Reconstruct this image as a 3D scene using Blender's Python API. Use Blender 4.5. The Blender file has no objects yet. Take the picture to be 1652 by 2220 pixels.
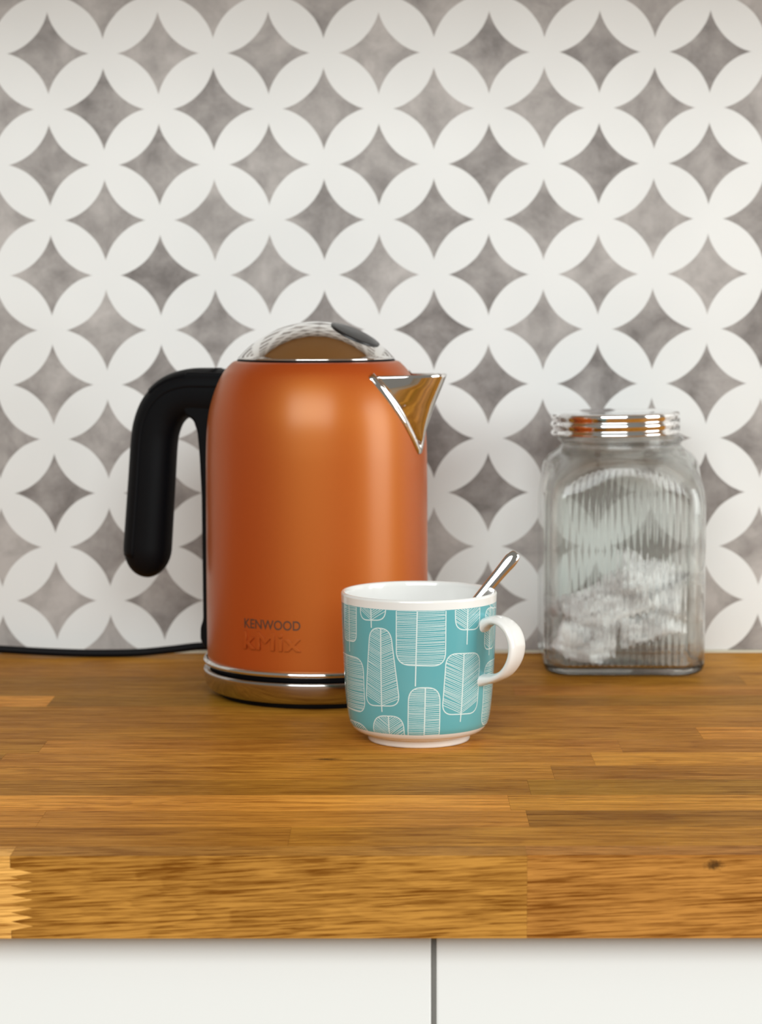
import bpy, bmesh, math, random
from mathutils import Vector, Matrix, noise

random.seed(7)
scene = bpy.context.scene
COL = scene.collection
PI = math.pi

# ------------------------------------------------------------------ camera
cam_d = bpy.data.cameras.new('camera')
cam = bpy.data.objects.new('camera', cam_d)
COL.objects.link(cam)
_right = Vector((0.99998003, 0.00588212, -0.00231112))
_down = Vector((-0.00174128, -0.09510096, -0.99546611))
_fwd = Vector((-0.00607524, 0.99545025, -0.09508882))
_m = Matrix((_right, -_down, -_fwd)).transposed().to_4x4()
_m.translation = Vector((0.0, -1.64887, 0.26273))
cam.matrix_world = _m
cam_d.sensor_fit = 'VERTICAL'
cam_d.sensor_height = 36.0
cam_d.sensor_width = 36.0 * 1652 / 2220
cam_d.lens = 4850 * 36.0 / 2220
cam_d.clip_start = 0.05
cam_d.clip_end = 50
cam_d.dof.use_dof = True
cam_d.dof.focus_distance = 1.22
cam_d.dof.aperture_fstop = cam_d.lens / 6.8
scene.camera = cam
scene.cycles.sample_clamp_indirect = 6.0
scene.cycles.caustics_refractive = True
scene.cycles.caustics_reflective = False
scene.cycles.transparent_max_bounces = 20
scene.cycles.max_bounces = 8
scene.cycles.diffuse_bounces = 3
scene.cycles.glossy_bounces = 4
scene.cycles.transmission_bounces = 8

# ------------------------------------------------------------------ world and lights
world = bpy.data.worlds.new('room_light')
scene.world = world
world.use_nodes = True
bg = world.node_tree.nodes['Background']
bg.inputs['Color'].default_value = (0.88, 0.85, 0.77, 1)
bg.inputs['Strength'].default_value = 0.25


def area(name, loc, target, sx, sy, power, color):
    ld = bpy.data.lights.new(name, 'AREA')
    ld.shape = 'RECTANGLE'
    ld.size, ld.size_y = sx, sy
    ld.energy = power
    ld.color = color
    o = bpy.data.objects.new(name, ld)
    COL.objects.link(o)
    o.location = loc
    o.rotation_euler = (Vector(target) - Vector(loc)).to_track_quat('-Z', 'Y').to_euler()
    return o


area('window_light_side', (2.35, -1.05, 0.62), (0, -0.15, 0.12), 1.15, 1.5, 41, (0.96, 1.0, 0.99))
area('window_light_front', (-0.25, -3.1, 1.50), (0, -0.2, 0.1), 2.6, 1.5, 82, (0.945, 1.0, 1.01))

vs = scene.view_settings
vs.view_transform = 'Standard'
vs.look = 'None'
vs.exposure = 0.0
vs.gamma = 1.0
vs.use_curve_mapping = False

# ------------------------------------------------------------------ helpers


def tag(o, label=None, cat=None, group=None, kind=None):
    if label: o['label'] = label
    if cat: o['category'] = cat
    if group: o['group'] = group
    if kind: o['kind'] = kind
    return o


def obj(name, me, mat=None, parent=None, smooth=True, loc=None):
    if isinstance(me, bmesh.types.BMesh):
        m = bpy.data.meshes.new(name)
        me.normal_update()
        me.to_mesh(m)
        me.free()
        me = m
    if smooth and len(me.polygons):
        me.polygons.foreach_set('use_smooth', [True] * len(me.polygons))
    o = bpy.data.objects.new(name, me)
    COL.objects.link(o)
    if mat is not None and not me.materials:
        me.materials.append(mat)
    if parent is not None:
        o.parent = parent
    if loc is not None:
        o.location = loc
    return o


def empty(name, loc=(0, 0, 0), rz=0.0):
    o = bpy.data.objects.new(name, None)
    o.empty_display_size = 0.02
    COL.objects.link(o)
    o.location = loc
    o.rotation_euler = (0, 0, rz)
    return o


def pydata(verts, faces):
    me = bpy.data.meshes.new('m')
    me.from_pydata([tuple(v) for v in verts], [], faces)
    me.update()
    return me


def fix_normals(me):
    bm = bmesh.new(); bm.from_mesh(me)
    bmesh.ops.recalc_face_normals(bm, faces=bm.faces)
    bm.to_mesh(me); bm.free()
    return me


def smooth_curve(pts, n):
    """Catmull-Rom through points of any dimension, n samples a span."""
    out = []
    P = [tuple(p) for p in pts]
    for i in range(len(P) - 1):
        p0 = P[max(i - 1, 0)]; p1 = P[i]; p2 = P[i + 1]; p3 = P[min(i + 2, len(P) - 1)]
        for k in range(n):
            t = k / n
            out.append(tuple(0.5 * (2 * b + (c - a) * t + (2 * a - 5 * b + 4 * c - d) * t * t + (3 * b - a - 3 * c + d) * t ** 3)
                             for a, b, c, d in zip(p0, p1, p2, p3)))
    out.append(P[-1])
    return out


def lathe(profile, seg=128, caps=True):
    """profile: list of (r, z) from bottom to top or along the section; poles where r == 0."""
    verts, faces, rings = [], [], []
    for r, z in profile:
        if r < 1e-7:
            rings.append([len(verts)]); verts.append((0, 0, z))
        else:
            b = len(verts)
            verts += [(r * math.cos(2 * PI * k / seg), r * math.sin(2 * PI * k / seg), z) for k in range(seg)]
            rings.append(list(range(b, b + seg)))
    for a, b in zip(rings[:-1], rings[1:]):
        for k in range(seg):
            k2 = (k + 1) % seg
            if len(a) == 1 and len(b) == 1: continue
            if len(a) == 1: faces.append((a[0], b[k2], b[k]))
            elif len(b) == 1: faces.append((a[k], a[k2], b[0]))
            else: faces.append((a[k], a[k2], b[k2], b[k]))
    return fix_normals(pydata(verts, faces))


def box_bm(x0, x1, y0, y1, z0, z1, bevel=0.0, seg=2):
    bm = bmesh.new()
    bmesh.ops.create_cube(bm, size=1.0)
    for v in bm.verts:
        v.co = Vector(((x0 + x1) / 2 + v.co.x * (x1 - x0), (y0 + y1) / 2 + v.co.y * (y1 - y0), (z0 + z1) / 2 + v.co.z * (z1 - z0)))
    if bevel:
        bmesh.ops.bevel(bm, geom=bm.edges[:], offset=bevel, segments=seg, affect='EDGES', profile=0.5)
    return bm


def prism_bm(poly, axis, a0, a1, bevel=0.0):
    """2-D polygon (u, w) extruded along the axis 'y' (poly is x, z)."""
    bm = bmesh.new()
    v0 = [bm.verts.new((u, a0, w)) for u, w in poly]
    v1 = [bm.verts.new((u, a1, w)) for u, w in poly]
    n = len(poly)
    bm.faces.new(v0); bm.faces.new(v1[::-1])
    for i in range(n):
        bm.faces.new((v0[i], v1[i], v1[(i + 1) % n], v0[(i + 1) % n]))
    bmesh.ops.recalc_face_normals(bm, faces=bm.faces)
    if bevel:
        bmesh.ops.bevel(bm, geom=bm.edges[:], offset=bevel, segments=3, affect='EDGES', profile=0.5, clamp_overlap=True)
    return bm


def sweep(path, section, closed_ends=True):
    """path: list of (origin, side, up) frames + scale; section(i) -> list of (s, u) offsets."""
    verts, faces = [], []
    n = None
    for i, (c, s, u) in enumerate(path):
        sec = section(i)
        n = len(sec)
        verts += [c + s * a + u * b for a, b in sec]
    for i in range(len(path) - 1):
        for k in range(n):
            k2 = (k + 1) % n
            faces.append((i * n + k, i * n + k2, (i + 1) * n + k2, (i + 1) * n + k))
    if closed_ends:
        faces.append(tuple(range(n)))
        faces.append(tuple((len(path) - 1) * n + k for k in range(n)))
    return fix_normals(pydata(verts, faces))


def tube(points, radius, seg=16):
    fr = []
    up0 = Vector((0, 0, 1))
    P = [Vector(p) for p in points]
    for i, p in enumerate(P):
        t = (P[min(i + 1, len(P) - 1)] - P[max(i - 1, 0)]).normalized()
        s = t.cross(up0)
        if s.length < 1e-4: s = Vector((1, 0, 0))
        s.normalize()
        fr.append((p, s, s.cross(t).normalized()))
    circ = [(radius * math.cos(2 * PI * k / seg), radius * math.sin(2 * PI * k / seg)) for k in range(seg)]
    return sweep(fr, lambda i: circ)


# ------------------------------------------------------------------ materials


def mat(name):
    m = bpy.data.materials.new(name)
    m.use_nodes = True
    nt = m.node_tree
    b = nt.nodes['Principled BSDF']
    return m, nt, b


def simple(name, col, rough=0.4, metal=0.0, coat=0.0, spec=0.5, bump=None, rough_var=0.0):
    m, nt, b = mat(name)
    b.inputs['Base Color'].default_value = (*col, 1)
    b.inputs['Roughness'].default_value = rough
    b.inputs['Metallic'].default_value = metal
    b.inputs['Coat Weight'].default_value = coat
    b.inputs['Coat Roughness'].default_value = 0.05
    b.inputs['Specular IOR Level'].default_value = spec
    tc = nt.nodes.new('ShaderNodeTexCoord')
    n = nt.nodes.new('ShaderNodeTexNoise')
    n.inputs['Scale'].default_value = bump[0] if bump else 60.0
    n.inputs['Detail'].default_value = 4
    nt.links.new(tc.outputs['Object'], n.inputs['Vector'])
    if bump:
        bp = nt.nodes.new('ShaderNodeBump')
        bp.inputs['Strength'].default_value = bump[1]
        bp.inputs['Distance'].default_value = bump[2]
        nt.links.new(n.outputs['Fac'], bp.inputs['Height'])
        nt.links.new(bp.outputs['Normal'], b.inputs['Normal'])
    mr = nt.nodes.new('ShaderNodeMapRange')
    mr.inputs['To Min'].default_value = max(0.0, rough - rough_var)
    mr.inputs['To Max'].default_value = rough + rough_var
    nt.links.new(n.outputs['Fac'], mr.inputs['Value'])
    nt.links.new(mr.outputs['Result'], b.inputs['Roughness'])
    return m


class N:
    """small node-graph builder"""
    def __init__(s, nt): s.nt = nt

    def math(s, op, a, b=None, c=None):
        n = s.nt.nodes.new('ShaderNodeMath'); n.operation = op
        for i, v in enumerate((a, b, c)):
            if v is None: continue
            if isinstance(v, (int, float)): n.inputs[i].default_value = v
            else: s.nt.links.new(v, n.inputs[i])
        return n.outputs[0]

    def mix(s, f, a, b):
        n = s.nt.nodes.new('ShaderNodeMix'); n.data_type = 'RGBA'
        for sock, v in ((n.inputs[0], f), (n.inputs[6], a), (n.inputs[7], b)):
            if isinstance(v, (int, float)): sock.default_value = v
            elif isinstance(v, tuple): sock.default_value = (*v, 1)
            else: s.nt.links.new(v, sock)
        return n.outputs[2]

    def mul(s, f, a, b):
        n = s.nt.nodes.new('ShaderNodeMix'); n.data_type = 'RGBA'; n.blend_type = 'MULTIPLY'
        for sock, v in ((n.inputs[0], f), (n.inputs[6], a), (n.inputs[7], b)):
            if isinstance(v, (int, float)): sock.default_value = v
            elif isinstance(v, tuple): sock.default_value = (*v, 1)
            else: s.nt.links.new(v, sock)
        return n.outputs[2]

    def noise(s, vec, scale, detail=4, rough=0.5, dist=0.0):
        n = s.nt.nodes.new('ShaderNodeTexNoise')
        n.inputs['Scale'].default_value = scale
        n.inputs['Detail'].default_value = detail
        n.inputs['Roughness'].default_value = rough
        n.inputs['Distortion'].default_value = dist
        s.nt.links.new(vec, n.inputs['Vector'])
        return n.outputs['Fac']

    def ramp(s, v, a, b, x=0.0, y=1.0, smooth=False):
        n = s.nt.nodes.new('ShaderNodeMapRange')
        if smooth: n.interpolation_type = 'SMOOTHSTEP'
        n.inputs['From Min'].default_value = a; n.inputs['From Max'].default_value = b
        n.inputs['To Min'].default_value = x; n.inputs['To Max'].default_value = y
        s.nt.links.new(v, n.inputs['Value'])
        return n.outputs['Result']

    def scale(s, vec, sc):
        n = s.nt.nodes.new('ShaderNodeVectorMath'); n.operation = 'MULTIPLY'
        s.nt.links.new(vec, n.inputs[0]); n.inputs[1].default_value = sc
        return n.outputs[0]

    def bump(s, h, strength, dist, bsdf):
        n = s.nt.nodes.new('ShaderNodeBump')
        n.inputs['Strength'].default_value = strength; n.inputs['Distance'].default_value = dist
        s.nt.links.new(h, n.inputs['Height'])
        s.nt.links.new(n.outputs['Normal'], bsdf.inputs['Normal'])


def wall_print():
    m, nt, b = mat('printed_tile_splashback')
    g = N(nt)
    geo = nt.nodes.new('ShaderNodeNewGeometry')
    pos = geo.outputs['Position']
    # hand-printed edge: the outline wanders a little
    wob = nt.nodes.new('ShaderNodeTexNoise'); wob.inputs['Scale'].default_value = 70; wob.inputs['Detail'].default_value = 2
    nt.links.new(pos, wob.inputs['Vector'])
    sep = nt.nodes.new('ShaderNodeSeparateXYZ'); nt.links.new(pos, sep.inputs[0])
    h = 0.04009
    u = g.math('DIVIDE', g.math('SUBTRACT', sep.outputs[0], -0.21144), h)
    v = g.math('DIVIDE', g.math('SUBTRACT', sep.outputs[2], 0.44032), h)
    p = g.math('MULTIPLY', g.math('ADD', u, v), 0.5)
    q = g.math('MULTIPLY', g.math('SUBTRACT', u, v), 0.5)
    fx = g.math('ABSOLUTE', g.math('SUBTRACT', g.math('FRACT', p), 0.5))
    fy = g.math('ABSOLUTE', g.math('SUBTRACT', g.math('FRACT', q), 0.5))
    mx = g.math('MAXIMUM', fx, fy); mn = g.math('MINIMUM', fx, fy)
    d = g.math('SQRT', g.math('ADD', g.math('POWER', g.math('SUBTRACT', 1.0, mx), 2.0), g.math('POWER', mn, 2.0)))
    d = g.math('ADD', d, g.math('MULTIPLY', g.math('SUBTRACT', wob.outputs['Fac'], 0.5), 0.012))
    grey = g.ramp(d, 0.727, 0.737)
    big = g.noise(pos, 9, 2, 0.5)
    mid = g.noise(pos, 30, 5, 0.62, 0.3)
    fine = g.noise(pos, 420, 3, 0.6)
    # each star has its own depth of ink
    cell = nt.nodes.new('ShaderNodeCombineXYZ')
    nt.links.new(g.math('FLOOR', p), cell.inputs[0]); nt.links.new(g.math('FLOOR', q), cell.inputs[1])
    wn = nt.nodes.new('ShaderNodeTexWhiteNoise'); wn.noise_dimensions = '2D'
    nt.links.new(cell.outputs[0], wn.inputs['Vector'])
    tone = g.math('ADD', g.math('MULTIPLY', big, 0.25), g.math('ADD', g.math('MULTIPLY', mid, 0.95), g.math('MULTIPLY', wn.outputs['Value'], 0.22)))
    tone = g.math('ADD', tone, g.math('MULTIPLY', fine, 0.08))
    tone = g.ramp(tone, 0.52, 0.98)
    ink = g.mix(tone, (0.175, 0.155, 0.145), (0.52, 0.485, 0.46))
    white = g.mix(g.ramp(big, 0.35, 0.65), (0.80, 0.805, 0.79), (0.84, 0.845, 0.83))
    nt.links.new(g.mix(grey, white, ink), b.inputs['Base Color'])
    b.inputs['Roughness'].default_value = 0.42
    b.inputs['Specular IOR Level'].default_value = 0.35
    return m


def wood(name, light, dark, front=False):
    m, nt, b = mat(name)
    g = N(nt)
    geo = nt.nodes.new('ShaderNodeNewGeometry')
    oi = nt.nodes.new('ShaderNodeObjectInfo')
    off = nt.nodes.new('ShaderNodeVectorMath'); off.operation = 'MULTIPLY_ADD'
    cmb = nt.nodes.new('ShaderNodeCombineXYZ')
    nt.links.new(oi.outputs['Random'], cmb.inputs[0])
    nt.links.new(g.math('MULTIPLY', oi.outputs['Random'], 7.3), cmb.inputs[1])
    nt.links.new(g.math('MULTIPLY', oi.outputs['Random'], 3.7), cmb.inputs[2])
    nt.links.new(cmb.outputs[0], off.inputs[0]); off.inputs[1].default_value = (5, 5, 5)
    nt.links.new(geo.outputs['Position'], off.inputs[2])
    vec = off.outputs[0]
    if front:
        # board cut at a slant: the grain climbs slowly along it
        mp = nt.nodes.new('ShaderNodeMapping'); mp.inputs['Rotation'].default_value = (0, 0.045, 0)
        nt.links.new(vec, mp.inputs['Vector']); vec = mp.outputs[0]
    if front:
        figure = g.noise(g.scale(vec, (5.5, 30, 30)), 1.0, 3, 0.55, 0.7)
        rings = g.math('FRACT', g.math('MULTIPLY', figure, 8.0))
        streak = g.noise(g.scale(vec, (26, 820, 820)), 1.0, 4, 0.6, 0.4)
        pores = g.noise(g.scale(vec, (60, 1500, 1500)), 1.0, 2, 0.6)
    else:
        figure = g.noise(g.scale(vec, (5.0, 30, 30)), 1.0, 3, 0.55, 0.9)
        rings = g.math('FRACT', g.math('MULTIPLY', figure, 7.0))
        streak = g.noise(g.scale(vec, (22, 420, 420)), 1.0, 4, 0.66, 0.3)
        pores = g.noise(g.scale(vec, (95, 1700, 1700)), 1.0, 3, 0.6)
    rings = g.math('MULTIPLY', g.math('SUBTRACT', 1.0, g.ramp(rings, 0.0, 0.85)), g.ramp(rings, 0.0, 0.12))
    cloud = g.noise(g.scale(vec, (9, 24, 24)), 1.0, 2)
    f = g.math('ADD', g.math('MULTIPLY', rings, 0.24), g.math('MULTIPLY', g.ramp(streak, 0.42 if front else 0.36, 0.66), 0.80 if front else 0.60))
    f = g.math('ADD', f, g.math('MULTIPLY', g.ramp(cloud, 0.3, 0.7), 0.30))
    f = g.math('ADD', f, g.math('MULTIPLY', g.ramp(pores, 0.52, 0.68), 0.34))
    f = g.ramp(f, 0.15, 1.10)
    col = g.mix(f, light, dark)
    col = g.mul(1.0, col, oi.outputs['Color'])
    # one dark knot in the wood
    kn = nt.nodes.new('ShaderNodeVectorMath'); kn.operation = 'SUBTRACT'
    nt.links.new(geo.outputs['Position'], kn.inputs[0]); kn.inputs[1].default_value = (0.1509, -0.61, -0.0046) if front else (-0.0387, -0.387, 0.0)
    kl = nt.nodes.new('ShaderNodeVectorMath'); kl.operation = 'LENGTH'
    nt.links.new(g.scale(kn.outputs[0], (0.55, 1.0, 1.0) if front else (0.42, 1.0, 1.0)), kl.inputs[0])
    kd = g.math('ADD', kl.outputs['Value'], g.math('MULTIPLY', g.math('SUBTRACT', g.noise(geo.outputs['Position'], 600, 3), 0.5), 0.004))
    col = g.mix(g.ramp(kd, 0.0008, 0.0030 if front else 0.0042, 0.8, 0.0), col, (0.03, 0.014, 0.006))
    nt.links.new(col, b.inputs['Base Color'])
    nt.links.new(g.ramp(streak, 0.3, 0.7, 0.40, 0.52), b.inputs['Roughness'])
    b.inputs['Specular IOR Level'].default_value = 0.035
    g.bump(g.math('ADD', streak, pores), 0.2, 0.0005, b)
    return m


M = {}
M['print'] = wall_print()
M['wood'] = wood('oiled_oak', (0.67, 0.305, 0.040), (0.235, 0.074, 0.005))
M['wood_front'] = wood('oiled_oak_edge', (0.62, 0.285, 0.056), (0.20, 0.064, 0.006), True)
M['lacquer'] = simple('white_lacquer', (0.91, 0.905, 0.885), 0.35, coat=0.1, rough_var=0.03)
M['carcass'] = simple('grey_carcass', (0.30, 0.29, 0.27), 0.6)
M['strip'] = simple('grey_edge_strip', (0.20, 0.19, 0.175), 0.6)
M['shelf'] = simple('stained_oak_shelf', (0.50, 0.30, 0.12), 0.5)
M['sealant'] = simple('cream_sealant', (0.66, 0.60, 0.46), 0.5, bump=(90, 0.3, 0.001))
M['floor'] = simple('floor_boards', (0.34, 0.24, 0.15), 0.5)
M['black'] = simple('black_soft_plastic', (0.0035, 0.004, 0.0052), 0.5, spec=0.15, rough_var=0.04)
M['rubber'] = simple('black_rubber', (0.004, 0.004, 0.005), 0.5, spec=0.12)
M['chrome'] = simple('polished_chrome', (0.80, 0.78, 0.76), 0.06, 1.0, rough_var=0.02)
M['steel'] = simple('brushed_steel', (0.54, 0.50, 0.47), 0.13, 1.0, rough_var=0.03)
M['lid_chrome'] = simple('jar_lid_chrome', (0.88, 0.87, 0.86), 0.07, 1.0, rough_var=0.02)
M['smoke'] = simple('dark_smoked_plastic', (0.012, 0.012, 0.013), 0.32, rough_var=0.05)
M['dark_ink'] = simple('dark_brown_lettering', (0.09, 0.035, 0.016), 0.5)
M['porcelain'] = simple('white_porcelain', (0.86, 0.85, 0.82), 0.12, coat=0.4)
M['teal'] = simple('teal_glaze', (0.125, 0.415, 0.455), 0.14, coat=0.4)
M['leaf'] = simple('pale_leaf_line', (0.72, 0.84, 0.82), 0.14, coat=0.4)


def paint():
    m, nt, b = mat('orange_satin_paint')
    g = N(nt)
    tc = nt.nodes.new('ShaderNodeTexCoord')
    n = g.noise(tc.outputs['Object'], 900, 2, 0.5)
    nt.links.new(g.mix(n, (0.36, 0.036, 0.008), (0.40, 0.041, 0.010)), b.inputs['Base Color'])
    b.inputs['Roughness'].default_value = 0.5
    b.inputs['Specular IOR Level'].default_value = 0.1
    b.inputs['Coat Weight'].default_value = 0.78
    b.inputs['Coat Roughness'].default_value = 0.27
    b.inputs['Coat IOR'].default_value = 1.45
    # metallic flake under the lacquer
    f = nt.nodes.new('ShaderNodeBsdfPrincipled')
    f.inputs['Metallic'].default_value = 1.0
    f.inputs['Base Color'].default_value = (0.82, 0.40, 0.022, 1)
    nt.links.new(g.ramp(n, 0.0, 1.0, 0.50, 0.56), f.inputs['Roughness'])
    mx = nt.nodes.new('ShaderNodeMixShader')
    mx.inputs[0].default_value = 0.21
    nt.links.new(b.outputs[0], mx.inputs[1]); nt.links.new(f.outputs[0], mx.inputs[2])
    nt.links.new(mx.outputs[0], nt.nodes['Material Output'].inputs['Surface'])
    return m


M['paint'] = paint()


def glass(name, refract):
    # thin clear wall: straight-through transmission with Fresnel gloss; the ribbed panel also bends what is seen through it
    m, nt, b = mat(name)
    g = N(nt)
    lw = nt.nodes.new('ShaderNodeLayerWeight'); lw.inputs['Blend'].default_value = 0.5
    fr = g.math('MULTIPLY_ADD', g.math('POWER', lw.outputs['Facing'], 4.0), 0.75, 0.035)
    t = nt.nodes.new('ShaderNodeBsdfTransparent'); t.inputs['Color'].default_value = (0.975, 0.985, 0.975, 1)
    gl = nt.nodes.new('ShaderNodeBsdfGlossy'); gl.inputs['Roughness'].default_value = 0.02; gl.inputs['Color'].default_value = (1, 1, 1, 1)
    mx = nt.nodes.new('ShaderNodeMixShader')
    nt.links.new(fr, mx.inputs[0]); nt.links.new(t.outputs[0], mx.inputs[1]); nt.links.new(gl.outputs[0], mx.inputs[2])
    out = mx
    if refract > 0:
        b.inputs['Base Color'].default_value = (0.998, 1.0, 0.998, 1)
        b.inputs['Transmission Weight'].default_value = 1.0
        b.inputs['IOR'].default_value = 1.38
        b.inputs['Roughness'].default_value = 0.0
        out = nt.nodes.new('ShaderNodeMixShader'); out.inputs[0].default_value = refract
        nt.links.new(mx.outputs[0], out.inputs[1]); nt.links.new(b.outputs[0], out.inputs[2])
    nt.links.new(out.outputs[0], nt.nodes['Material Output'].inputs['Surface'])
    return m


M['glass_rib'] = glass('ribbed_jar_glass', 0.62)
M['glass_edge'] = glass('thick_jar_glass', 0.6)
M['glass_base'] = glass('jar_base_glass', 0.97)
M['glass'] = glass('clear_jar_glass', 0.0)


def paper():
    m, nt, b = mat('tea_bag_paper')
    g = N(nt)
    tc = nt.nodes.new('ShaderNodeTexCoord')
    n = g.noise(tc.outputs['Object'], 75, 5, 0.65, 0.6)
    nt.links.new(g.mix(g.ramp(n, 0.42, 0.66), (0.84, 0.83, 0.82), (0.46, 0.435, 0.42)), b.inputs['Base Color'])
    b.inputs['Roughness'].default_value = 0.85
    b.inputs['Specular IOR Level'].default_value = 0.15
    g.bump(g.noise(tc.outputs['Object'], 260, 4, 0.7), 0.5, 0.0008, b)
    return m


M['paper'] = paper()

# ------------------------------------------------------------------ the room
tag(obj('wall_back', box_bm(-1.6, 1.6, 0.0, 0.08, -0.9, 1.7), M['print'], smooth=False), kind='structure')
tag(obj('floor', box_bm(-1.6, 1.6, -3.2, 0.0, -0.95, -0.90), M['floor'], smooth=False), kind='structure')
tag(obj('unseen_wall_shelf', box_bm(-1.2, 1.2, -0.36, 0.0, 0.605, 0.640, 0.002), M['shelf'], smooth=False), kind='structure')  # unseen wooden shelf added above the frame; darkens wall top, browns lid reflection
bm = bmesh.new()
prof = [(0, 0), (0, 0.0022), (-0.0012, 0.0016), (-0.0026, 0.0004), (-0.0028, 0)]
for x in [-1.2 + i * 0.04 for i in range(61)]:
    w = 0.8 + 0.35 * noise.noise(Vector((x * 9, 0, 0)))
    for a, b_ in prof: bm.verts.new((x, -0.0001 + a * w, 0.0001 + b_ * w))
bm.verts.ensure_lookup_table()
for i in range(60):
    for k in range(4):
        a = i * 5 + k
        bm.faces.new([bm.verts[j] for j in (a, a + 1, a + 6, a + 5)])
bmesh.ops.recalc_face_normals(bm, faces=bm.faces)
tag(obj('trim_1', bm, M['sealant']), kind='structure')

# ------------------------------------------------------------------ worktop of oak staves
top = tag(empty('worktop', (0, 0, 0)), 'thick oiled oak butcher-block worktop running under kettle, mug and jar', 'worktop')
rows = [  # y front, y back, joints in x, tone of each piece from the left
    (-0.610, -0.591, [-0.95, -0.1836, 0.0625, 0.72], [0.9, 1.75, 0.97, 0.97, 0.9]),
    (-0.591, -0.552, [-0.70, -0.0518, 0.61], [1.0, 0.88, 0.98, 1.1]),
    (-0.552, -0.516, [-0.81, -0.1798, 0.0672, 0.80], [0.9, 1.10, 1.05, 0.80, 1.0]),
    (-0.516, -0.480, [-0.55, 0.0597, 0.50], [1.0, 1.30, 1.14, 0.9]),
    (-0.480, -0.442, [-0.62, 0.0723, 0.71], [1.1, 0.86, 0.80, 1.0]),
    (-0.442, -0.405, [-0.44, 0.0877, 0.55], [0.9, 1.02, 0.86, 1.1]),
    (-0.405, -0.369, [-0.90, -0.2258, 0.1133, 0.77], [1.0, 0.9, 1.05, 1.16, 0.9]),
    (-0.369, -0.330, [-0.66, -0.2077, 0.1325, 0.64], [1.1, 0.95, 1.05, 0.92, 1.1]),
    (-0.330, -0.292, [-0.50, 0.1845, 0.83], [0.9, 0.98, 1.22, 1.0]),
    (-0.292, -0.254, [-0.74, 0.33, 0.90], [1.0, 0.92, 1.08, 0.9]),
    (-0.254, -0.2195, [-0.36, 0.27, 0.75], [1.1, 0.96, 1.0, 1.0]),
    (-0.2195, -0.181, [-0.83, -0.2259, 0.46], [1.0, 1.32, 0.80, 1.0]),
    (-0.181, -0.143, [-0.46, 0.08, 0.62], [0.9, 0.84, 0.92, 1.1]),
    (-0.143, -0.105, [-0.71, 0.24, 0.79], [1.1, 0.80, 1.0, 0.9]),
    (-0.105, -0.067, [-0.40, 0.0, 0.51], [0.9, 0.90, 0.98, 1.0]),
    (-0.067, -0.030, [-0.59, 0.19, 0.84], [1.0, 0.95, 1.08, 0.9]),
    (-0.030, -0.001, [-0.32, 0.37, 0.70], [1.1, 0.98, 1.0, 1.1]),
]
TH = 0.040
teeth_x0, teeth_x1 = -0.1826, -0.1722
zs = [-0.0058 - i * 0.00432 for i in range(8)]
for ri, (y0, y1, js, tones) in enumerate(rows):
    xs = [-1.2] + js + [1.2]
    for i in range(len(xs) - 1):
        g = 0.00003
        if ri == 0 and i in (1, 2):
            # finger joint seen in the front edge
            zz = [(teeth_x0, 0.0), (teeth_x0, zs[0])]
            for k in range(7):
                zz += [(teeth_x1, (zs[k] * 0.45 + zs[k + 1] * 0.55)), (teeth_x0, zs[k + 1])]
            zz += [(teeth_x0, -TH)]
            if i == 1:
                poly = [(xs[1] + g, 0.0)] + zz + [(xs[1] + g, -TH)]
            else:
                poly = [(x + 0.00015, z) for x, z in zz][::-1] + [(xs[3] - g, 0.0), (xs[3] - g, -TH)][::1]
            bm = prism_bm(poly, 'y', y0, y1 - g)
        else:
            bm = box_bm(xs[i] + g, xs[i + 1] - g, y0 + (g if ri else 0), y1 - g, -TH, 0.0)
            bmesh.ops.bevel(bm, geom=[e for e in bm.edges if all(v.co.z > -0.001 for v in e.verts) and (ri > 0 or all(v.co.y < y0 + 0.0001 for v in e.verts))], offset=0.0012 if ri == 0 else 0.00006, segments=2, affect='EDGES')
        o = obj('stave', bm, M['wood_front'] if ri == 0 else M['wood'], top, smooth=False)
        t = 1 + (tones[i] - 1) * 1.35 if tones[i] < 1.6 else tones[i]
        hue = 1.0 + random.uniform(-0.06, 0.05)
        if tones[i] > 1.6:
            o.color = (t * 0.98, t * 1.12, t * 1.5, 1)
        else:
            o.color = (t, t * hue, t * (2 - hue) * (1.0 + 0.35 * (t - 1)), 1)

# ------------------------------------------------------------------ base cabinets
def cabinet(x0, x1, label):
    c = tag(empty('base_cabinet', ((x0 + x1) / 2, -0.3, -0.90)), label, 'cabinet', 'base cabinets under the worktop')
    def loc(bm):
        bmesh.ops.translate(bm, verts=bm.verts, vec=-Vector(c.location)); return bm
    obj('body', loc(box_bm(x0, x1, -0.572, -0.02, -0.80, -0.0405)), M['carcass'], c, smooth=False)
    obj('door', loc(box_bm(x0 + 0.00125, x1 - 0.00125, -0.592, -0.5735, -0.79, -0.0435, 0.0009, 2)), M['lacquer'], c, smooth=False)
    for a, b_ in ((x0 + 0.00001, x0 + 0.0014), (x1 - 0.0014, x1 - 0.00001)):
        obj('edge_strip', loc(box_bm(a, b_, -0.5900, -0.5722, -0.79, -0.0436)), M['strip'], c, smooth=False)
    obj('plinth', loc(box_bm(x0, x1, -0.53, -0.515, -0.90, -0.80)), M['lacquer'], c, smooth=False)
cabinet(-0.582, 0.0186, 'white cabinet with the wider visible door, below the kettle side of the worktop')
cabinet(0.0186, 0.619, 'white cabinet with the narrower visible door, below the jar side of the worktop')

# ------------------------------------------------------------------ kettle
KX, KY = -0.05177, -0.165
PH = math.radians(68)           # spout heading, measured from the camera side towards +x
kettle = tag(empty('kettle', (KX, KY, 0)), 'orange electric kettle with black handle and chrome spout on chrome base', 'kettle')


def kpt(ang, r, z):             # ang from the -y direction towards +x
    return Vector((r * math.sin(ang), -r * math.cos(ang), z))


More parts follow.
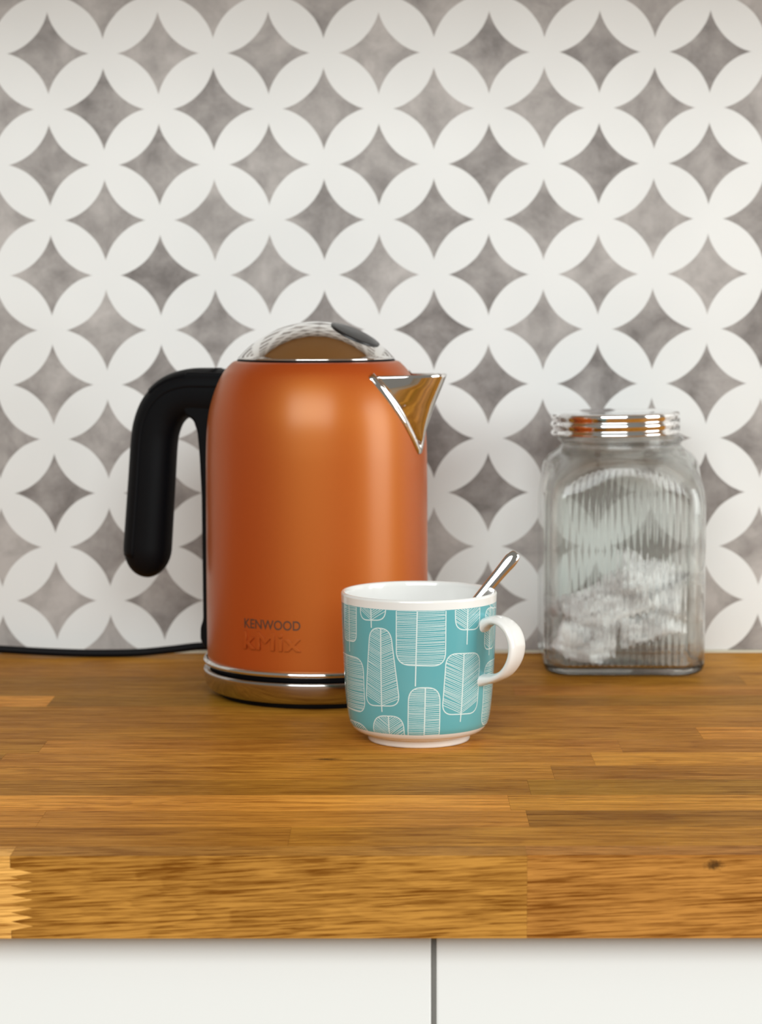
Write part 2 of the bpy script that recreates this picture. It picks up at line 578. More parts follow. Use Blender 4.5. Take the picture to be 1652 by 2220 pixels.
obj('foot', lathe([(0, 0), (0.0655, 0), (0.0668, 0.001), (0.0668, 0.0044), (0, 0.0044)]), M['rubber'], kettle)
base = obj('power_base', lathe(smooth_curve([(0.030, 0.0036), (0.064, 0.0034), (0.0695, 0.0036), (0.0730, 0.0052), (0.0750, 0.0085), (0.0761, 0.0130), (0.0763, 0.0163), (0.0758, 0.0178), (0.0745, 0.0184)], 5)
                               + [(0.0725, 0.0180), (0.0715, 0.0168), (0.06, 0.0165), (0.0, 0.0165)]), M['steel'], kettle)
obj('coupling', lathe([(0, 0.0160), (0.0712, 0.0160), (0.0712, 0.0230), (0, 0.0230)]), M['rubber'], kettle)
obj('base_ring', lathe([(0.060, 0.0212)] + smooth_curve([(0.0735, 0.0212), (0.0756, 0.0217), (0.0763, 0.0231), (0.0757, 0.0246), (0.0742, 0.0252)], 5) + [(0.0725, 0.0254), (0.060, 0.0254)]), M['chrome'], kettle)
BODY = [(0.0733, 0.0250), (0.0736, 0.0264), (0.0737, 0.040), (0.0738, 0.0623), (0.0737, 0.10), (0.0735, 0.148), (0.0731, 0.1680), (0.0720, 0.1830), (0.0697, 0.1945), (0.0657, 0.2060), (0.0612, 0.2146), (0.0562, 0.2202), (0.0538, 0.2216), (0.0527, 0.2217), (0.0515, 0.2208)]
bprof = smooth_curve(BODY, 6)
body = obj('body', lathe([(0.0, 0.0252)] + bprof + [(0.0, 0.2205)], 160), M['paint'], kettle)


def body_r(z):
    for (r0, z0), (r1, z1) in zip(BODY[:-1], BODY[1:]):
        if z0 <= z <= z1 and z1 > z0:
            return r0 + (r1 - r0) * (z - z0) / (z1 - z0)
    return BODY[0][0] if z < 0.03 else 0.052


# lid
LR, LZ = 0.0673, 0.1803
lidp = [(0.0500, 0.2227), (0.0513, 0.2227), (0.0517, 0.2231), (0.0517, 0.2238), (0.0512, 0.2242)]
a0 = math.asin(0.0508 / LR)
for k in range(33):
    a = a0 * (1 - k / 32)
    lidp.append((LR * math.sin(a), LZ + LR * math.cos(a)))
lidp[-1] = (0.0, LZ + LR)
lid = obj('lid', lathe(lidp, 128), M['chrome'], kettle)
obj('lid_seal', lathe([(0.048, 0.2205), (0.0522, 0.2207), (0.0522, 0.2227), (0.048, 0.2227)]), M['rubber'], kettle)
# dark oval catch let into the dome
axis_n = Vector((math.sin(math.radians(66)) * math.sin(math.radians(26)), -math.cos(math.radians(66)) * math.sin(math.radians(26)), math.cos(math.radians(26))))
e1 = axis_n.orthogonal().normalized(); e2 = axis_n.cross(e1)
cb_v, cb_f = [Vector((0, 0, LZ)) + axis_n * (LR + 0.0006)], []
NB, NR = 64, 8
DISC = 0.0174
for j in range(1, NR + 1):
    a = (DISC / LR) * min(j / (NR - 1), 1.0)
    rr = LR + (0.0006 if j < NR else -0.001)
    for k in range(NB):
        t = 2 * PI * k / NB
        cb_v.append(Vector((0, 0, LZ)) + (axis_n * math.cos(a) + (e1 * math.cos(t) + e2 * math.sin(t)) * math.sin(a)) * rr)
for k in range(NB):
    cb_f.append((0, 1 + k, 1 + (k + 1) % NB))
    for j in range(NR - 1):
        a = 1 + j * NB; b_ = 1 + (j + 1) * NB
        cb_f.append((a + k, b_ + k, b_ + (k + 1) % NB, a + (k + 1) % NB))
obj('lid_catch', fix_normals(pydata(cb_v, cb_f)), M['smoke'], lid)

# spout
ZT, ZB = 0.2132, 0.1690
AH = math.radians(32)


def keel(z):
    pts = [(0.1690, 0.0752), (0.1795, 0.0782), (0.1931, 0.0830), (0.2050, 0.0883), (0.2132, 0.0918)]
    for (z0, r0), (z1, r1) in zip(pts[:-1], pts[1:]):
        if z <= z1 + 1e-9: return r0 + (r1 - r0) * (z - z0) / (z1 - z0)
    return pts[-1][1]


sv, sf = [], []
NV, NU = 24, 32
for j in range(NV + 1):
    f = j / NV
    z = ZB + (ZT - ZB) * f
    al = AH * (0.02 + 0.93 * f ** 0.92)
    r = body_r(z) + 0.0002
    L, R_, K = kpt(PH - al, r, z), kpt(PH + al, r, z), kpt(PH, keel(z), z + 0.0004 * f)
    C = K * 2 - (L + R_) * 0.5
    for i in range(NU + 1):
        t = i / NU
        sv.append(L * (1 - t) ** 2 + C * 2 * t * (1 - t) + R_ * t * t)
for j in range(NV):
    for i in range(NU):
        a = j * (NU + 1) + i
        sf.append((a, a + 1, a + NU + 2, a + NU + 1))
me = fix_normals(pydata(sv, sf))
sp = obj('spout', me, M['chrome'], kettle)
md = sp.modifiers.new('thickness', 'SOLIDIFY'); md.thickness = 0.0009; md.offset = -1
# chrome bead where the spout meets the body
path = []
for j in range(25):
    f = 1 - j / 24
    z = 0.1640 + (0.2134 - 0.1640) * f
    path.append((PH - AH * (0.97 * f ** 0.95) - 0.012, z))
right = [(2 * PH - a, z) for a, z in path[::-1]]
full = path + right
pts3 = [kpt(a, body_r(z) + 0.0002, z) for a, z in full]
bd = []
for i, p in enumerate(pts3):
    t = (pts3[min(i + 1, len(pts3) - 1)] - pts3[max(i - 1, 0)]).normalized()
    nrm = Vector((p.x, p.y, 0)).normalized()
    s = t.cross(nrm).normalized()
    bd.append((p, s, s.cross(t).normalized() * (1 if s.cross(t).dot(nrm) > 0 else -1)))
sec = [(0.0029 * math.cos(2 * PI * k / 16), 0.0013 * math.sin(2 * PI * k / 16)) for k in range(16)]
obj('spout_flange', sweep(bd, lambda i: sec), M['chrome'], sp)

# handle: everything in the plane through the axis, opposite the spout
hd = Vector((-math.sin(PH), math.cos(PH), 0)); hl = Vector((math.cos(PH), math.sin(PH), 0)); zz_ = Vector((0, 0, 1))


def hframe(pts):
    fr = []
    P = [hd * r + zz_ * z for r, z in pts]
    for i, p in enumerate(P):
        t = (P[min(i + 1, len(P) - 1)] - P[max(i - 1, 0)]).normalized()
        out = hl.cross(t).normalized()          # in-plane normal
        fr.append((p, hl, out))
    return fr


cl = smooth_curve([(0.060, 0.1992, 0.0160), (0.078, 0.1994, 0.0158), (0.092, 0.1990, 0.0156), (0.1045, 0.1952, 0.0157), (0.1135, 0.1875, 0.0158), (0.1188, 0.1770, 0.0158),
                   (0.1213, 0.1650, 0.0157), (0.1234, 0.1400, 0.0158), (0.1255, 0.1150, 0.0160), (0.1275, 0.0920, 0.0162)], 6)
ext = []
for k in range(1, 11):
    a = k / 10 * PI / 2 * 0.985
    ext.append((0.1275 + 0.0010 * math.sin(a) * 2, 0.0920 - 0.0205 * math.sin(a), 0.0162 * math.cos(a)))
cl3 = cl + ext


def se(a, b, p=2.5, n=40):
    out = []
    for k in range(n):
        t = 2 * PI * k / n
        c, s = math.cos(t), math.sin(t)
        out.append((a * math.copysign(abs(c) ** (2 / p), c), b * math.copysign(abs(s) ** (2 / p), s)))
    return out


fr = hframe([(r, z) for r, z, w in cl3])
ws = [w for r, z, w in cl3]
handle = obj('handle', sweep(fr, lambda i: se(0.0135 * ws[i] / 0.0158, ws[i])), M['black'], kettle)
# outer shell of the grip, its edge reads as the seam
sgn = 1 if fr[20][2].dot(hd) + fr[20][2].z > 0 else -1
n_sh = len(cl) + 2


def half(i, off, a0=-0.10, n=24):
    base_ = []
    w = ws[i]
    for k in range(n + 1):
        t = (a0 + (PI - 2 * a0) * k / n)
        c, s = math.cos(t), math.sin(t)
        base_.append(((0.0135 * w / 0.0158 + off) * math.copysign(abs(c) ** 0.8, c), sgn * (w + off) * math.copysign(abs(s) ** 0.8, s)))
    inner = [(x * 0.93, y * 0.93) for x, y in base_[::-1]]
    return base_ + inner


obj('grip_shell', sweep(fr[:n_sh], lambda i: half(i, 0.00045, 0.18)), M['black'], handle)
obj('switch_cover', sweep(fr[4:23], lambda i: half(i + 4, 0.0011, 0.75)), M['black'], handle)
mount = [(0.050, 0.2135), (0.092, 0.2140), (0.096, 0.205), (0.095, 0.190), (0.0919, 0.1840), (0.0865, 0.1812), (0.0836, 0.1735), (0.0822, 0.1594), (0.0808, 0.130), (0.0806, 0.046), (0.0826, 0.0405), (0.0828, 0.0325), (0.0795, 0.0262), (0.066, 0.0262), (0.066, 0.18), (0.056, 0.205)]
bm = prism_bm(mount, 'y', -0.0115, 0.0115, 0.0022)
for v in bm.verts:
    x, y, z = v.co
    v.co = hd * x + hl * y + zz_ * z
bmesh.ops.recalc_face_normals(bm, faces=bm.faces)
obj('handle_mount', bm, M['black'], kettle, smooth=False)


# lettering
def lettering(text, width, height, extrude, offset, spacing, bevel=0.0):
    cu = bpy.data.curves.new('lettering', 'FONT')
    cu.body = text
    cu.size = 1.0
    cu.extrude = 0.5
    cu.offset = offset
    cu.bevel_depth = bevel
    cu.bevel_resolution = 2
    cu.space_character = spacing
    cu.resolution_u = 6
    to = bpy.data.objects.new('lettering_tmp', cu)
    COL.objects.link(to)
    bpy.context.view_layer.update()
    dg = bpy.context.evaluated_depsgraph_get()
    me_ = bpy.data.meshes.new_from_object(to.evaluated_get(dg))
    bpy.data.objects.remove(to); bpy.data.curves.remove(cu)
    b_ = bmesh.new(); b_.from_mesh(me_); bpy.data.meshes.remove(me_)
    bmesh.ops.remove_doubles(b_, verts=b_.verts, dist=1e-5)
    xs_ = [v.co.x for v in b_.verts]; ys_ = [v.co.y for v in b_.verts]
    x0, x1, y0, y1 = min(xs_), max(xs_), min(ys_), max(ys_)
    for v in b_.verts:
        v.co = Vector(((v.co.x - x0) / (x1 - x0) * width - width / 2, (v.co.y - y0) / (y1 - y0) * height, (v.co.z + 0.5 + bevel) / (1 + 2 * bevel) * extrude))
    k = -width / 2 + 0.001
    while k < width / 2:
        bmesh.ops.bisect_plane(b_, geom=b_.verts[:] + b_.edges[:] + b_.faces[:], plane_co=(k, 0, 0), plane_no=(1, 0, 0))
        k += 0.001
    return b_


def on_body(b_, z0, ang0, lift):
    for v in b_.verts:
        z = z0 + v.co.y
        r = body_r(z)
        v.co = kpt(ang0 + v.co.x / r, r + lift + v.co.z, z)
    bmesh.ops.recalc_face_normals(b_, faces=b_.faces)
    return b_


AT = math.radians(-22)
obj('maker_name', on_body(lettering('KENWOOD', 0.0400, 0.0062, 0.0002, 0.012, 1.0), 0.0520, AT, -0.00005), M['dark_ink'], body, smooth=False)
obj('raised_lettering', on_body(lettering('kMix', 0.0405, 0.0115, 0.0013, 0.0, 1.10, 0.016), 0.0386, AT, -0.00015), M['paint'], body, smooth=False)

# mains lead lying along the wall
lead = smooth_curve([(-0.62, -0.0220, 0.0030), (-0.45, -0.0210, 0.0095), (-0.33, -0.0200, 0.0078), (-0.2933, -0.0200, 0.0062), (-0.259, -0.0200, 0.0042), (-0.2247, -0.0200, 0.0030), (-0.1904, -0.0200, 0.0034), (-0.1650, -0.0210, 0.0058), (-0.1424, -0.0230, 0.0086),
                     (-0.115, -0.032, 0.0100), (-0.085, -0.065, 0.0100), (-0.070, -0.105, 0.0095)], 8)
obj('mains_lead', tube([Vector(p) - Vector((KX, KY, 0)) for p in lead], 0.0029, 14), M['rubber'], kettle)

# ------------------------------------------------------------------ mug
MX, MY = 0.01435, -0.327
mug = tag(empty('mug', (MX, MY, 0)), 'teal and white mug printed with pale leaf drawings, in front of kettle', 'mug')
MP = [(0.0310, 0.0046), (0.0335, 0.0050), (0.0375, 0.0066), (0.0404, 0.0098), (0.0421, 0.0145), (0.0438, 0.0280), (0.0449, 0.0460), (0.0457, 0.0650), (0.0463, 0.0850), (0.0464, 0.0880)]
mo = smooth_curve(MP, 8)


def mug_r(z):
    for (r0, z0), (r1, z1) in zip(mo[:-1], mo[1:]):
        if z0 <= z <= z1: return r0 + (r1 - r0) * (z - z0) / max(z1 - z0, 1e-9)
    return mo[-1][0] if z > 0.05 else mo[0][0]


mprof = [(0.0, 0.0018), (0.0275, 0.0018), (0.0285, 0.0004), (0.0293, 0.0), (0.0303, 0.0004), (0.0306, 0.0014), (0.0307, 0.0036)] + mo + \
    [(0.0462, 0.0890), (0.0455, 0.0896), (0.0446, 0.0893), (0.0440, 0.0884), (0.0437, 0.0865), (0.0430, 0.065), (0.0422, 0.045), (0.0410, 0.027), (0.0390, 0.0150), (0.0350, 0.0096), (0.027, 0.0078), (0.0, 0.0074)]
mbody = obj('body', lathe(mprof, 256), M['porcelain'], mug)
Z0, Z1 = 0.0100, 0.0838
obj('teal_band', lathe([(mug_r(Z0 + (Z1 - Z0) * k / 60) + 0.00004, Z0 + (Z1 - Z0) * k / 60) for k in range(61)], 256), M['teal'], mbody)


def mpt(s, z, lift=0.00009):
    a = s / 0.046
    r = mug_r(z) + lift
    return (r * math.sin(a), -r * math.cos(a), z)


def clip_z(poly):
    out, cur = [], []
    for s, z in poly:
        if Z0 <= z <= Z1: cur.append((s, z))
        else:
            if len(cur) > 1: out.append(cur)
            cur = []
    if len(cur) > 1: out.append(cur)
    return out


def dense(p, q, step=0.0005):
    n = max(2, int(math.hypot(q[0] - p[0], q[1] - p[1]) / step))
    return [(p[0] + (q[0] - p[0]) * k / n, p[1] + (q[1] - p[1]) * k / n) for k in range(n + 1)]


def ribbon(V, F, poly, w, lift):
    for run in clip_z(poly):
        b0 = len(V)
        for i, (s, z) in enumerate(run):
            p0 = run[max(i - 1, 0)]; p1 = run[min(i + 1, len(run) - 1)]
            dx, dz = p1[0] - p0[0], p1[1] - p0[1]
            l = math.hypot(dx, dz) or 1
            nx, nz = -dz / l * w / 2, dx / l * w / 2
            V.append(mpt(s + nx, min(max(z + nz, Z0), Z1), lift)); V.append(mpt(s - nx, min(max(z - nz, Z0), Z1), lift))
        for i in range(len(run) - 1):
            a = b0 + 2 * i
            F.append((a, a + 1, a + 3, a + 2))


def leaf_print(corners, stem, slope, rnd, shift=0.0, step=0.00104):
    C = [(s / 1000 + shift, z / 1000) for s, z in corners]
    st = [(s / 1000 + shift, z / 1000) for s, z in stem]
    outl = []
    for i in range(4):                       # rounded corners
        p, c, n_ = C[i - 1], C[i], C[(i + 1) % 4]
        def toward(c, t):
            l = math.hypot(t[0] - c[0], t[1] - c[1]); k = min(rnd / 1000, 0.47 * l) / l
            return (c[0] + (t[0] - c[0]) * k, c[1] + (t[1] - c[1]) * k)
        A, B = toward(c, p), toward(c, n_)
        for k in range(13):
            t = k / 12
            outl.append(tuple(A[j] * (1 - t) ** 2 + c[j] * 2 * t * (1 - t) + B[j] * t * t for j in (0, 1)))
    outl.append(outl[0])
    den = []
    for a, b_ in zip(outl[:-1], outl[1:]): den += dense(a, b_)[:-1]
    den.append(outl[0])
    V, F = [], []
    ribbon(V, F, den, 0.00062, 0.00012)
    ribbon(V, F, dense(st[0], st[1]), 0.00072, 0.00013)
    zmin = min(c[1] for c in C); zmax = max(c[1] for c in C)

    def hit(o, d):
        best = None
        for (x1, z1), (x2, z2) in zip(outl[:-1], outl[1:]):
            ex, ez = x2 - x1, z2 - z1
            det = d[0] * (-ez) + ex * d[1]
            if abs(det) < 1e-12: continue
            rx, rz = x1 - o[0], z1 - o[1]
            t = (rx * (-ez) + ex * rz) / det
            u = (d[0] * rz - d[1] * rx) / det
            if t > 1e-6 and -1e-6 <= u <= 1 + 1e-6 and (best is None or t < best): best = t
        return best
    step = step * (1 + 0.2 * slope)
    for side in (-1, 1):
        z = zmin - 0.02
        while z < zmax + 0.001:
            z += step * random.uniform(0.82, 1.18)
            tt = (st[0][1] - z) / (st[0][1] - st[1][1])
            o = (st[0][0] + (st[1][0] - st[0][0]) * tt, z)
            sl = slope * random.uniform(0.95, 1.05) + random.uniform(-0.018, 0.018)
            l = math.hypot(1, sl)
            d = (side / l, sl / l)
            if not (zmin < z < zmax): continue
            t = hit(o, d)
            if t is None or t > 0.03: continue
            e = (o[0] + d[0] * t * random.uniform(0.95, 1.0), o[1] + d[1] * t)
            ribbon(V, F, dense(o, e), random.uniform(0.00026, 0.00037), 0.00010)
    if F:
        obj('leaf_print', pydata(V, F), M['leaf'], mbody)


LEAVES = [
    ([(-57.2, 90), (-41.8, 91), (-43.0, 62.8), (-59.0, 62.0)], [(-50.0, 90), (-51.4, 55.9)], 0.03, 4.5),
    ([(-38.4, 93), (-19.6, 93), (-20.5, 77.7), (-38.4, 76.4)], [(-30.2, 93), (-30.0, 72.5)], 0.62, 5.5),
    ([(-13.4, 98), (15.3, 98), (15.4, 51.2), (-13.9, 52.1)], [(-1.0, 98), (-2.6, 39.4)], 0.02, 8.0),
    ([(-31.0, 72.6), (-17.4, 72.8), (-12.0, 27.6), (-36.4, 26.1)], [(-23.5, 72.7), (-24.3, 23.2)], 0.42, 7.0),
    ([(-72.0, 53.4), (-37.3, 53.4), (-37.6, 21.0), (-72.0, 21.0)], [(-56.5, 53.2), (-60.5, 15.0)], 0.02, 8.0),
    ([(20.9, 93), (39.6, 93), (39.8, 70.6), (21.6, 71.9)], [(30.0, 93), (29.7, 62.6)], 0.60, 6.0),
    ([(16.0, 58.2), (41.0, 56.8), (40.6, 20.8), (13.8, 22.3)], [(27.7, 57.8), (27.1, 16.9)], 0.45, 7.0),
    ([(-6.6, 38.7), (12.2, 38.6), (13.2, -8), (-8.2, -8)], [(3.4, 38.6), (2.6, -4)], 0.03, 8.0),
    ([(-30.6, 20.6), (-10.2, 21.5), (-9.8, -6), (-35.6, -6)], [(-19.9, 21.1), (-20.9, -4)], 0.62, 8.0),
    ([(-66.0, 13.8), (-38.5, 13.9), (-33.5, -6), (-68.0, -6)], [(-52.0, 13.8), (-53.0, -6)], 0.5, 9.0),
    ([(46.2, 49.6), (76.0, 49.6), (77.0, 11.5), (47.6, 11.5)], [(61.5, 49.5), (61.5, 3.0)], 0.03, 8.0),
    ([(45.6, 82.0), (58.2, 81.6), (60.0, 57.0), (45.2, 57.7)], [(51.4, 81.8), (51.8, 53.6)], 0.55, 5.0),
    ([(48.9, 95), (68.0, 95), (68.0, 80.2), (50.4, 81.6)], [(59.0, 95), (59.0, 79.0)], 0.5, 5.0),
    ([(-76.0, 79.0), (-63.6, 79.0), (-63.6, 58.0), (-76.0, 58.0)], [(-70.0, 79.0), (-70.0, 54.0)], 0.4, 6.0),
]
for c, s, sl, rd in LEAVES:
    leaf_print(c, s, sl, rd)
for c, s, sl, rd in (LEAVES[1], LEAVES[2], LEAVES[3], LEAVES[6], LEAVES[7], LEAVES[8]):
    leaf_print(c, s, sl, rd, shift=0.046 * PI)

# ribbon handle
HP = math.radians(58)
mh = Vector((math.sin(HP), -math.cos(HP), 0)); ml = Vector((math.cos(HP), math.sin(HP), 0))
hc = smooth_curve([(0.0425, 0.0706, 0.0074, 0.0042), (0.0462, 0.0735, 0.0066, 0.0034), (0.0520, 0.0757, 0.0070, 0.0026), (0.0580, 0.0748, 0.0078, 0.0024), (0.0638, 0.0700, 0.0084, 0.0024), (0.0666, 0.0620, 0.0086, 0.0024), (0.0653, 0.0535, 0.0084, 0.0024),
                   (0.0603, 0.0458, 0.0078, 0.0024), (0.0535, 0.0418, 0.0070, 0.0025), (0.0470, 0.0402, 0.0064, 0.0031), (0.0420, 0.0392, 0.0070, 0.0040)], 8)
Pm = [mh * r + zz_ * z for r, z, a, b_ in hc]
frm = []
for i, p in enumerate(Pm):
    t = (Pm[min(i + 1, len(Pm) - 1)] - Pm[max(i - 1, 0)]).normalized()
    frm.append((p, ml, ml.cross(t).normalized()))
obj('handle', sweep(frm, lambda i: se(hc[i][2], hc[i][3], 2.6, 32)), M['porcelain'], mug)

# ------------------------------------------------------------------ teaspoon
tip = Vector((0.0737, -0.3060, 0.1095)); low = Vector((-0.0110, -0.3340, 0.0125))
spoon = tag(empty('teaspoon', low), 'polished steel teaspoon leaning in the teal mug', 'spoon')
ax = (tip - low).normalized()
side = ax.cross(Vector((0.25, -1.0, 0.35))).normalized()
nrm = side.cross(ax).normalized()
Ls = (tip - low).length
prof = [(0.034, 0.0016, 0.0011), (0.045, 0.0017, 0.0011), (0.065, 0.0020, 0.0010), (0.090, 0.0030, 0.0012), (0.115, 0.0037, 0.0012), (Ls - 0.006, 0.0042, 0.0012), (Ls - 0.002, 0.0035, 0.0009), (Ls - 0.0004, 0.0026, 0.0006), (Ls, 0.0012, 0.0002)]
pr = smooth_curve(prof, 6)
frs = [(ax * d, side, nrm) for d, a, b_ in pr]
obj('stem', sweep(frs, lambda i: se(pr[i][1], pr[i][2] * 1.7, 2.0, 28)), M['chrome'], spoon)
bv, bf = [], []
for lay in (0, 1):
    for j in range(13):
        u = j / 12
        for k in range(13):
            v = k / 12 * 2 - 1
            wd = 0.0112 * math.sin(PI * min(u * 0.93 + 0.035, 1)) ** 0.75 + 0.0014
            dep = -0.0052 * math.sin(PI * u) * (1 - v * v)
            bv.append(ax * (u * 0.036) + side * (wd * v) + nrm * (dep + (0.0009 if lay else 0)))
for lay in (0, 1):
    for j in range(12):
        for k in range(12):
            a = lay * 169 + j * 13 + k
            bf.append((a, a + 1, a + 14, a + 13))
rim = [k for k in range(13)] + [j * 13 + 12 for j in range(1, 13)] + [12 * 13 + k for k in range(11, -1, -1)] + [j * 13 for j in range(11, 0, -1)]
for a, b_ in zip(rim, rim[1:] + rim[:1]): bf.append((a, b_, b_ + 169, a + 169))
obj('bowl', fix_normals(pydata(bv, bf)), M['chrome'], spoon)

# ------------------------------------------------------------------ glass jar
JX, JY = 0.1606, -0.0605
jar = tag(empty('glass_jar', (JX, JY, 0), math.radians(-1.0)), 'square ribbed glass storage jar with chrome screw lid, holding tea bags', 'jar')


def ring_pts(half, rc, nf=171, ns=25, nc=10):
    """rounded square, front (-y) and back finely divided"""
    out = []
    l = half - rc
    def seg(a, b, n): return [(a[0] + (b[0] - a[0]) * k / n, a[1] + (b[1] - a[1]) * k / n) for k in range(n)]
    def arc(cx, cy, a0): return [(cx + rc * math.cos(a0 + PI / 2 * k / nc), cy + rc * math.sin(a0 + PI / 2 * k / nc)) for k in range(nc)]
    out += seg((-l, -half), (l, -half), nf) + arc(l, -l, -PI / 2)
    out += seg((half, -l), (half, l), ns) + arc(l, l, 0)
    out += seg((l, half), (-l, half), nf) + arc(-l, l, PI / 2)
    out += seg((-half, l), (-half, -l), ns) + arc(-l, -l, PI)
    return out


JPROF = smooth_curve([(0.0480, 0.0010, 0, 0.014), (0.0520, 0.0018, 0, 0.014), (0.0548, 0.0045, 0, 0.014), (0.0560, 0.0085, 0, 0.014), (0.0561, 0.0125, 0, 0.014)], 4) + \
    smooth_curve([(0.0561, 0.1160, 0, 0.014), (0.0561, 0.1220, 0.02, 0.014), (0.0561, 0.1290, 0.09, 0.015), (0.0560, 0.1360, 0.25, 0.016), (0.0556, 0.1425, 0.5, 0.018), (0.0542, 0.1480, 0.75, 0.02), (0.0512, 0.1522, 0.9, 0.024), (0.0470, 0.1553, 0.97, 0.028), (0.0438, 0.1577, 1, 0.030), (0.0428, 0.1592, 1, 0.030)], 4)
jz = []
for a, b_ in zip(JPROF[:-1], JPROF[1:]):
    n = max(1, int((b_[1] - a[1]) / 0.0016))
    for k in range(n): jz.append(tuple(a[j] + (b_[j] - a[j]) * k / n for j in range(4)))
jz.append(JPROF[-1])
jz += [(0.0425, 0.1600, 1, 0.03), (0.0432, 0.1612, 1, 0.03), (0.0446, 0.1622, 1, 0.03), (0.0450, 0.1634, 1, 0.03), (0.0444, 0.1646, 1, 0.03), (0.0430, 0.1652, 1, 0.03), (0.0420, 0.1660, 1, 0.03), (0.0418, 0.1780, 1, 0.03)]
PW = 0.0425


def arch(x):
    return 0.1285 + 0.0172 * math.sqrt(max(0.0, 1 - (x / PW) ** 2))


def jar_ring(half, z, k, rc, ribs=True):
    out = []
    for x, y in ring_pts(half, min(rc, half - 0.002)):
        if ribs and abs(y) > half - 1e-6 and abs(x) < PW and k < 0.85:
            e = arch(x)
            inside = min(max((e - z) / 0.0012, 0), 1) * min(max((z - 0.0085) / 0.002, 0), 1) * min(max((PW - abs(x)) / 0.0012, 0), 1)
            rib = abs(math.sin(PI * (x + PW) / 0.00447))
            lip = math.exp(-((z - e) / 0.0013) ** 2)
            y += math.copysign(0.00095 * rib * inside + 0.0007 * lip * (1 - inside), y) - math.copysign(0.0006 * inside, y)
        if k > 0:
            a = math.atan2(y, x)
            x, y = x * (1 - k) + half * math.cos(a) * k, y * (1 - k) + half * math.sin(a) * k
        out.append((x, y, z))
    return out


outer = [jar_ring(h_, z, k, rc) for h_, z, k, rc in jz]
WTH = 0.0030
inner_prof = smooth_curve([(0.0405, 0.0062, 0, 0.012), (0.0480, 0.0066, 0, 0.012), (0.0518, 0.0088, 0, 0.012), (0.0535, 0.0130, 0, 0.012), (0.0536, 0.0170, 0, 0.012)], 3) + \
    smooth_curve([(0.0536, 0.1160, 0, 0.012), (0.0536, 0.1220, 0.02, 0.012), (0.0536, 0.1290, 0.09, 0.013), (0.0535, 0.1355, 0.25, 0.014), (0.0530, 0.1415, 0.5, 0.017), (0.0515, 0.1465, 0.75, 0.02), (0.0485, 0.1504, 0.9, 0.022), (0.0442, 0.1538, 0.97, 0.026), (0.0408, 0.1570, 1, 0.026), (0.0398, 0.1610, 1, 0.026)], 3) + [(0.0398, 0.1780, 1, 0.026)]
inner = [jar_ring(h_, z, k, rc, False) for h_, z, k, rc in inner_prof]
n = len(outer[0])
rings = outer + inner[::-1]
V = [p for r in rings for p in r]
F = []
for i in range(len(rings) - 1):
    for k in range(n):
        k2 = (k + 1) % n
        F.append((i * n + k, i * n + k2, (i + 1) * n + k2, (i + 1) * n + k))
c0 = len(V); V.append((0, 0, 0.0022))
for k in range(n): F.append((c0, (k + 1) % n, k))
c1 = len(V); V.append((0, 0, 0.0078))
b0 = (len(rings) - 1) * n
for k in range(n): F.append((c1, b0 + k, b0 + (k + 1) % n))
me = fix_normals(pydata(V, F))
me.materials.append(M['glass']); me.materials.append(M['glass_rib']); me.materials.append(M['glass_edge']); me.materials.append(M['glass_base'])
for p_ in me.polygons:
    c_, n_ = p_.center, p_.normal
    is_outer = min(p_.vertices) < len(outer) * n
    panel = is_outer and c_.y < -0.050 and abs(c_.x) < PW and 0.0085 < c_.z < arch(c_.x) + 0.002
    bend = min(abs(n_.x), abs(n_.y)) > 0.22 or c_.z < 0.0085 or c_.z > 0.150 or (c_.z > 0.13 and abs(n_.z) > 0.12)
    p_.material_index = 3 if c_.z < 0.0085 else (1 if panel else (2 if bend else 0))
jbody = obj('body', me, None, jar)
lidp = [(0.0, 0.1788), (0.0428, 0.1788), (0.0440, 0.1690)] + smooth_curve([(0.0446, 0.1672), (0.0456, 0.1668), (0.0460, 0.1678), (0.0454, 0.1692), (0.0449, 0.1705), (0.0455, 0.1722), (0.0459, 0.1738), (0.0454, 0.1754), (0.0449, 0.1766), (0.0454, 0.1784), (0.0457, 0.1800), (0.0452, 0.1816), (0.0440, 0.1823)], 4) + [(0.0425, 0.1824), (0.0410, 0.1819), (0.0, 0.1819)]
jl = obj('lid', lathe(lidp, 128), M['lid_chrome'], jar)
jl.location = (-0.0012, 0, 0.0)
jl.rotation_euler = (0, math.radians(-0.9), 0)


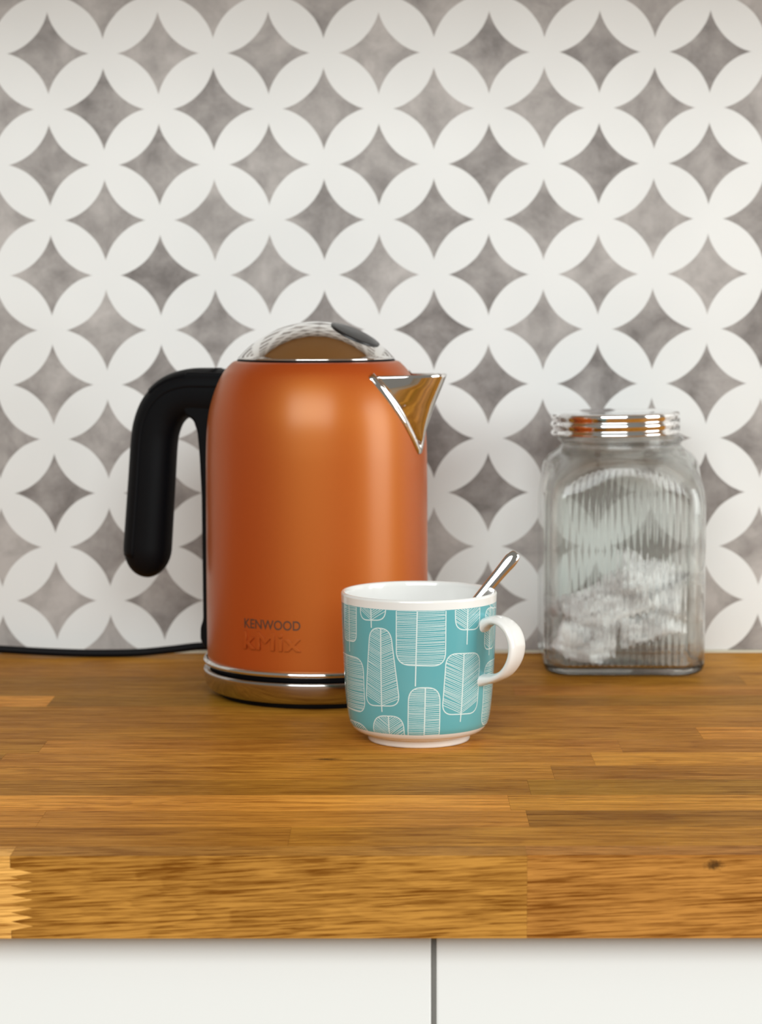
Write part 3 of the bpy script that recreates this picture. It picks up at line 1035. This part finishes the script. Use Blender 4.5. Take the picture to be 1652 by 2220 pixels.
# tea bags
def tea_bag(seed, w, h, loc, rot, puff, label):
    rnd = random.Random(seed)
    nx, ny = 26, 22
    V, F = [], []
    ox = Vector((seed * 3.1, seed * 1.7, seed * 0.9))
    for lay in (1, -1):
        for j in range(ny + 1):
            for i in range(nx + 1):
                u, v = i / nx * 2 - 1, j / ny * 2 - 1
                edge = (1 - u ** 4) * (1 - v ** 4)
                x, y = u * w / 2, v * h / 2
                big_ = noise.noise(Vector((u * 1.2, v * 1.2, 0)) + ox) * 0.010
                cr = (1 - abs(noise.noise(Vector((u * 2.6, v * 2.6, 4)) + ox)) * 2) * 0.0045 + noise.noise(Vector((u * 6, v * 6, 9)) + ox) * 0.0016
                z = big_ + cr + lay * (puff * edge ** 0.6 + 0.0002)
                sh = noise.noise(Vector((u * 1.5, v * 1.5, 7)) + ox) * 0.004
                V.append((x + sh, y - sh, z))
    m_ = (nx + 1) * (ny + 1)
    for lay in (0, 1):
        for j in range(ny):
            for i in range(nx):
                a = lay * m_ + j * (nx + 1) + i
                F.append((a, a + 1, a + nx + 2, a + nx + 1))
    per = [i for i in range(nx + 1)] + [j * (nx + 1) + nx for j in range(1, ny + 1)] + [ny * (nx + 1) + i for i in range(nx - 1, -1, -1)] + [j * (nx + 1) for j in range(ny - 1, 0, -1)]
    for a, b_ in zip(per, per[1:] + per[:1]): F.append((a, b_, b_ + m_, a + m_))
    R_ = Matrix.Rotation(math.radians(rot[2]), 3, 'Z') @ Matrix.Rotation(math.radians(rot[1]), 3, 'Y') @ Matrix.Rotation(math.radians(rot[0]), 3, 'X')
    L_ = Vector(loc)
    W = []
    for v in V:                                  # pressed flat where it meets the inside of the jar
        p = R_ @ Vector(v) + L_
        lim, rc = 0.0518, 0.013
        p.x = min(max(p.x, -lim), lim); p.y = min(max(p.y, -lim), lim); p.z = max(p.z, 0.0085)
        cx, cy = abs(p.x) - (lim - rc), abs(p.y) - (lim - rc)
        if cx > 0 and cy > 0 and math.hypot(cx, cy) > rc:
            k = rc / math.hypot(cx, cy)
            p.x = math.copysign(lim - rc + cx * k, p.x); p.y = math.copysign(lim - rc + cy * k, p.y)
        W.append(p - L_)
    o = obj('tea_bag', fix_normals(pydata(W, F)), M['paper'])
    o.location = Vector((JX, JY, 0)) + L_
    return tag(o, label, 'tea bag', 'tea bags in the glass jar')


tea_bag(1, 0.040, 0.036, (-0.026, -0.028, 0.0245), (62, 20, -12), 0.004, 'crumpled white tea bag in the near bottom corner of the jar, beside the mug handle')
tea_bag(2, 0.058, 0.036, (-0.012, -0.018, 0.0475), (58, -26, 8), 0.004, 'white tea bag slanting across the middle of the heap in the jar')
tea_bag(3, 0.050, 0.040, (0.021, -0.006, 0.0590), (40, 14, -14), 0.003, 'topmost white tea bag of the heap, arching over a dark hollow')
tea_bag(4, 0.046, 0.036, (0.016, -0.016, 0.0360), (52, -14, 10), 0.004, 'greyish tea bag low in the heap under the topmost one')
tea_bag(5, 0.052, 0.046, (-0.024, 0.020, 0.0260), (24, 14, 40), 0.005, 'tea bag at the back of the jar, mostly hidden behind the slanting one')
tea_bag(6, 0.048, 0.044, (0.026, 0.022, 0.0360), (30, -16, -25), 0.005, 'tea bag at the back of the jar, below the topmost one')
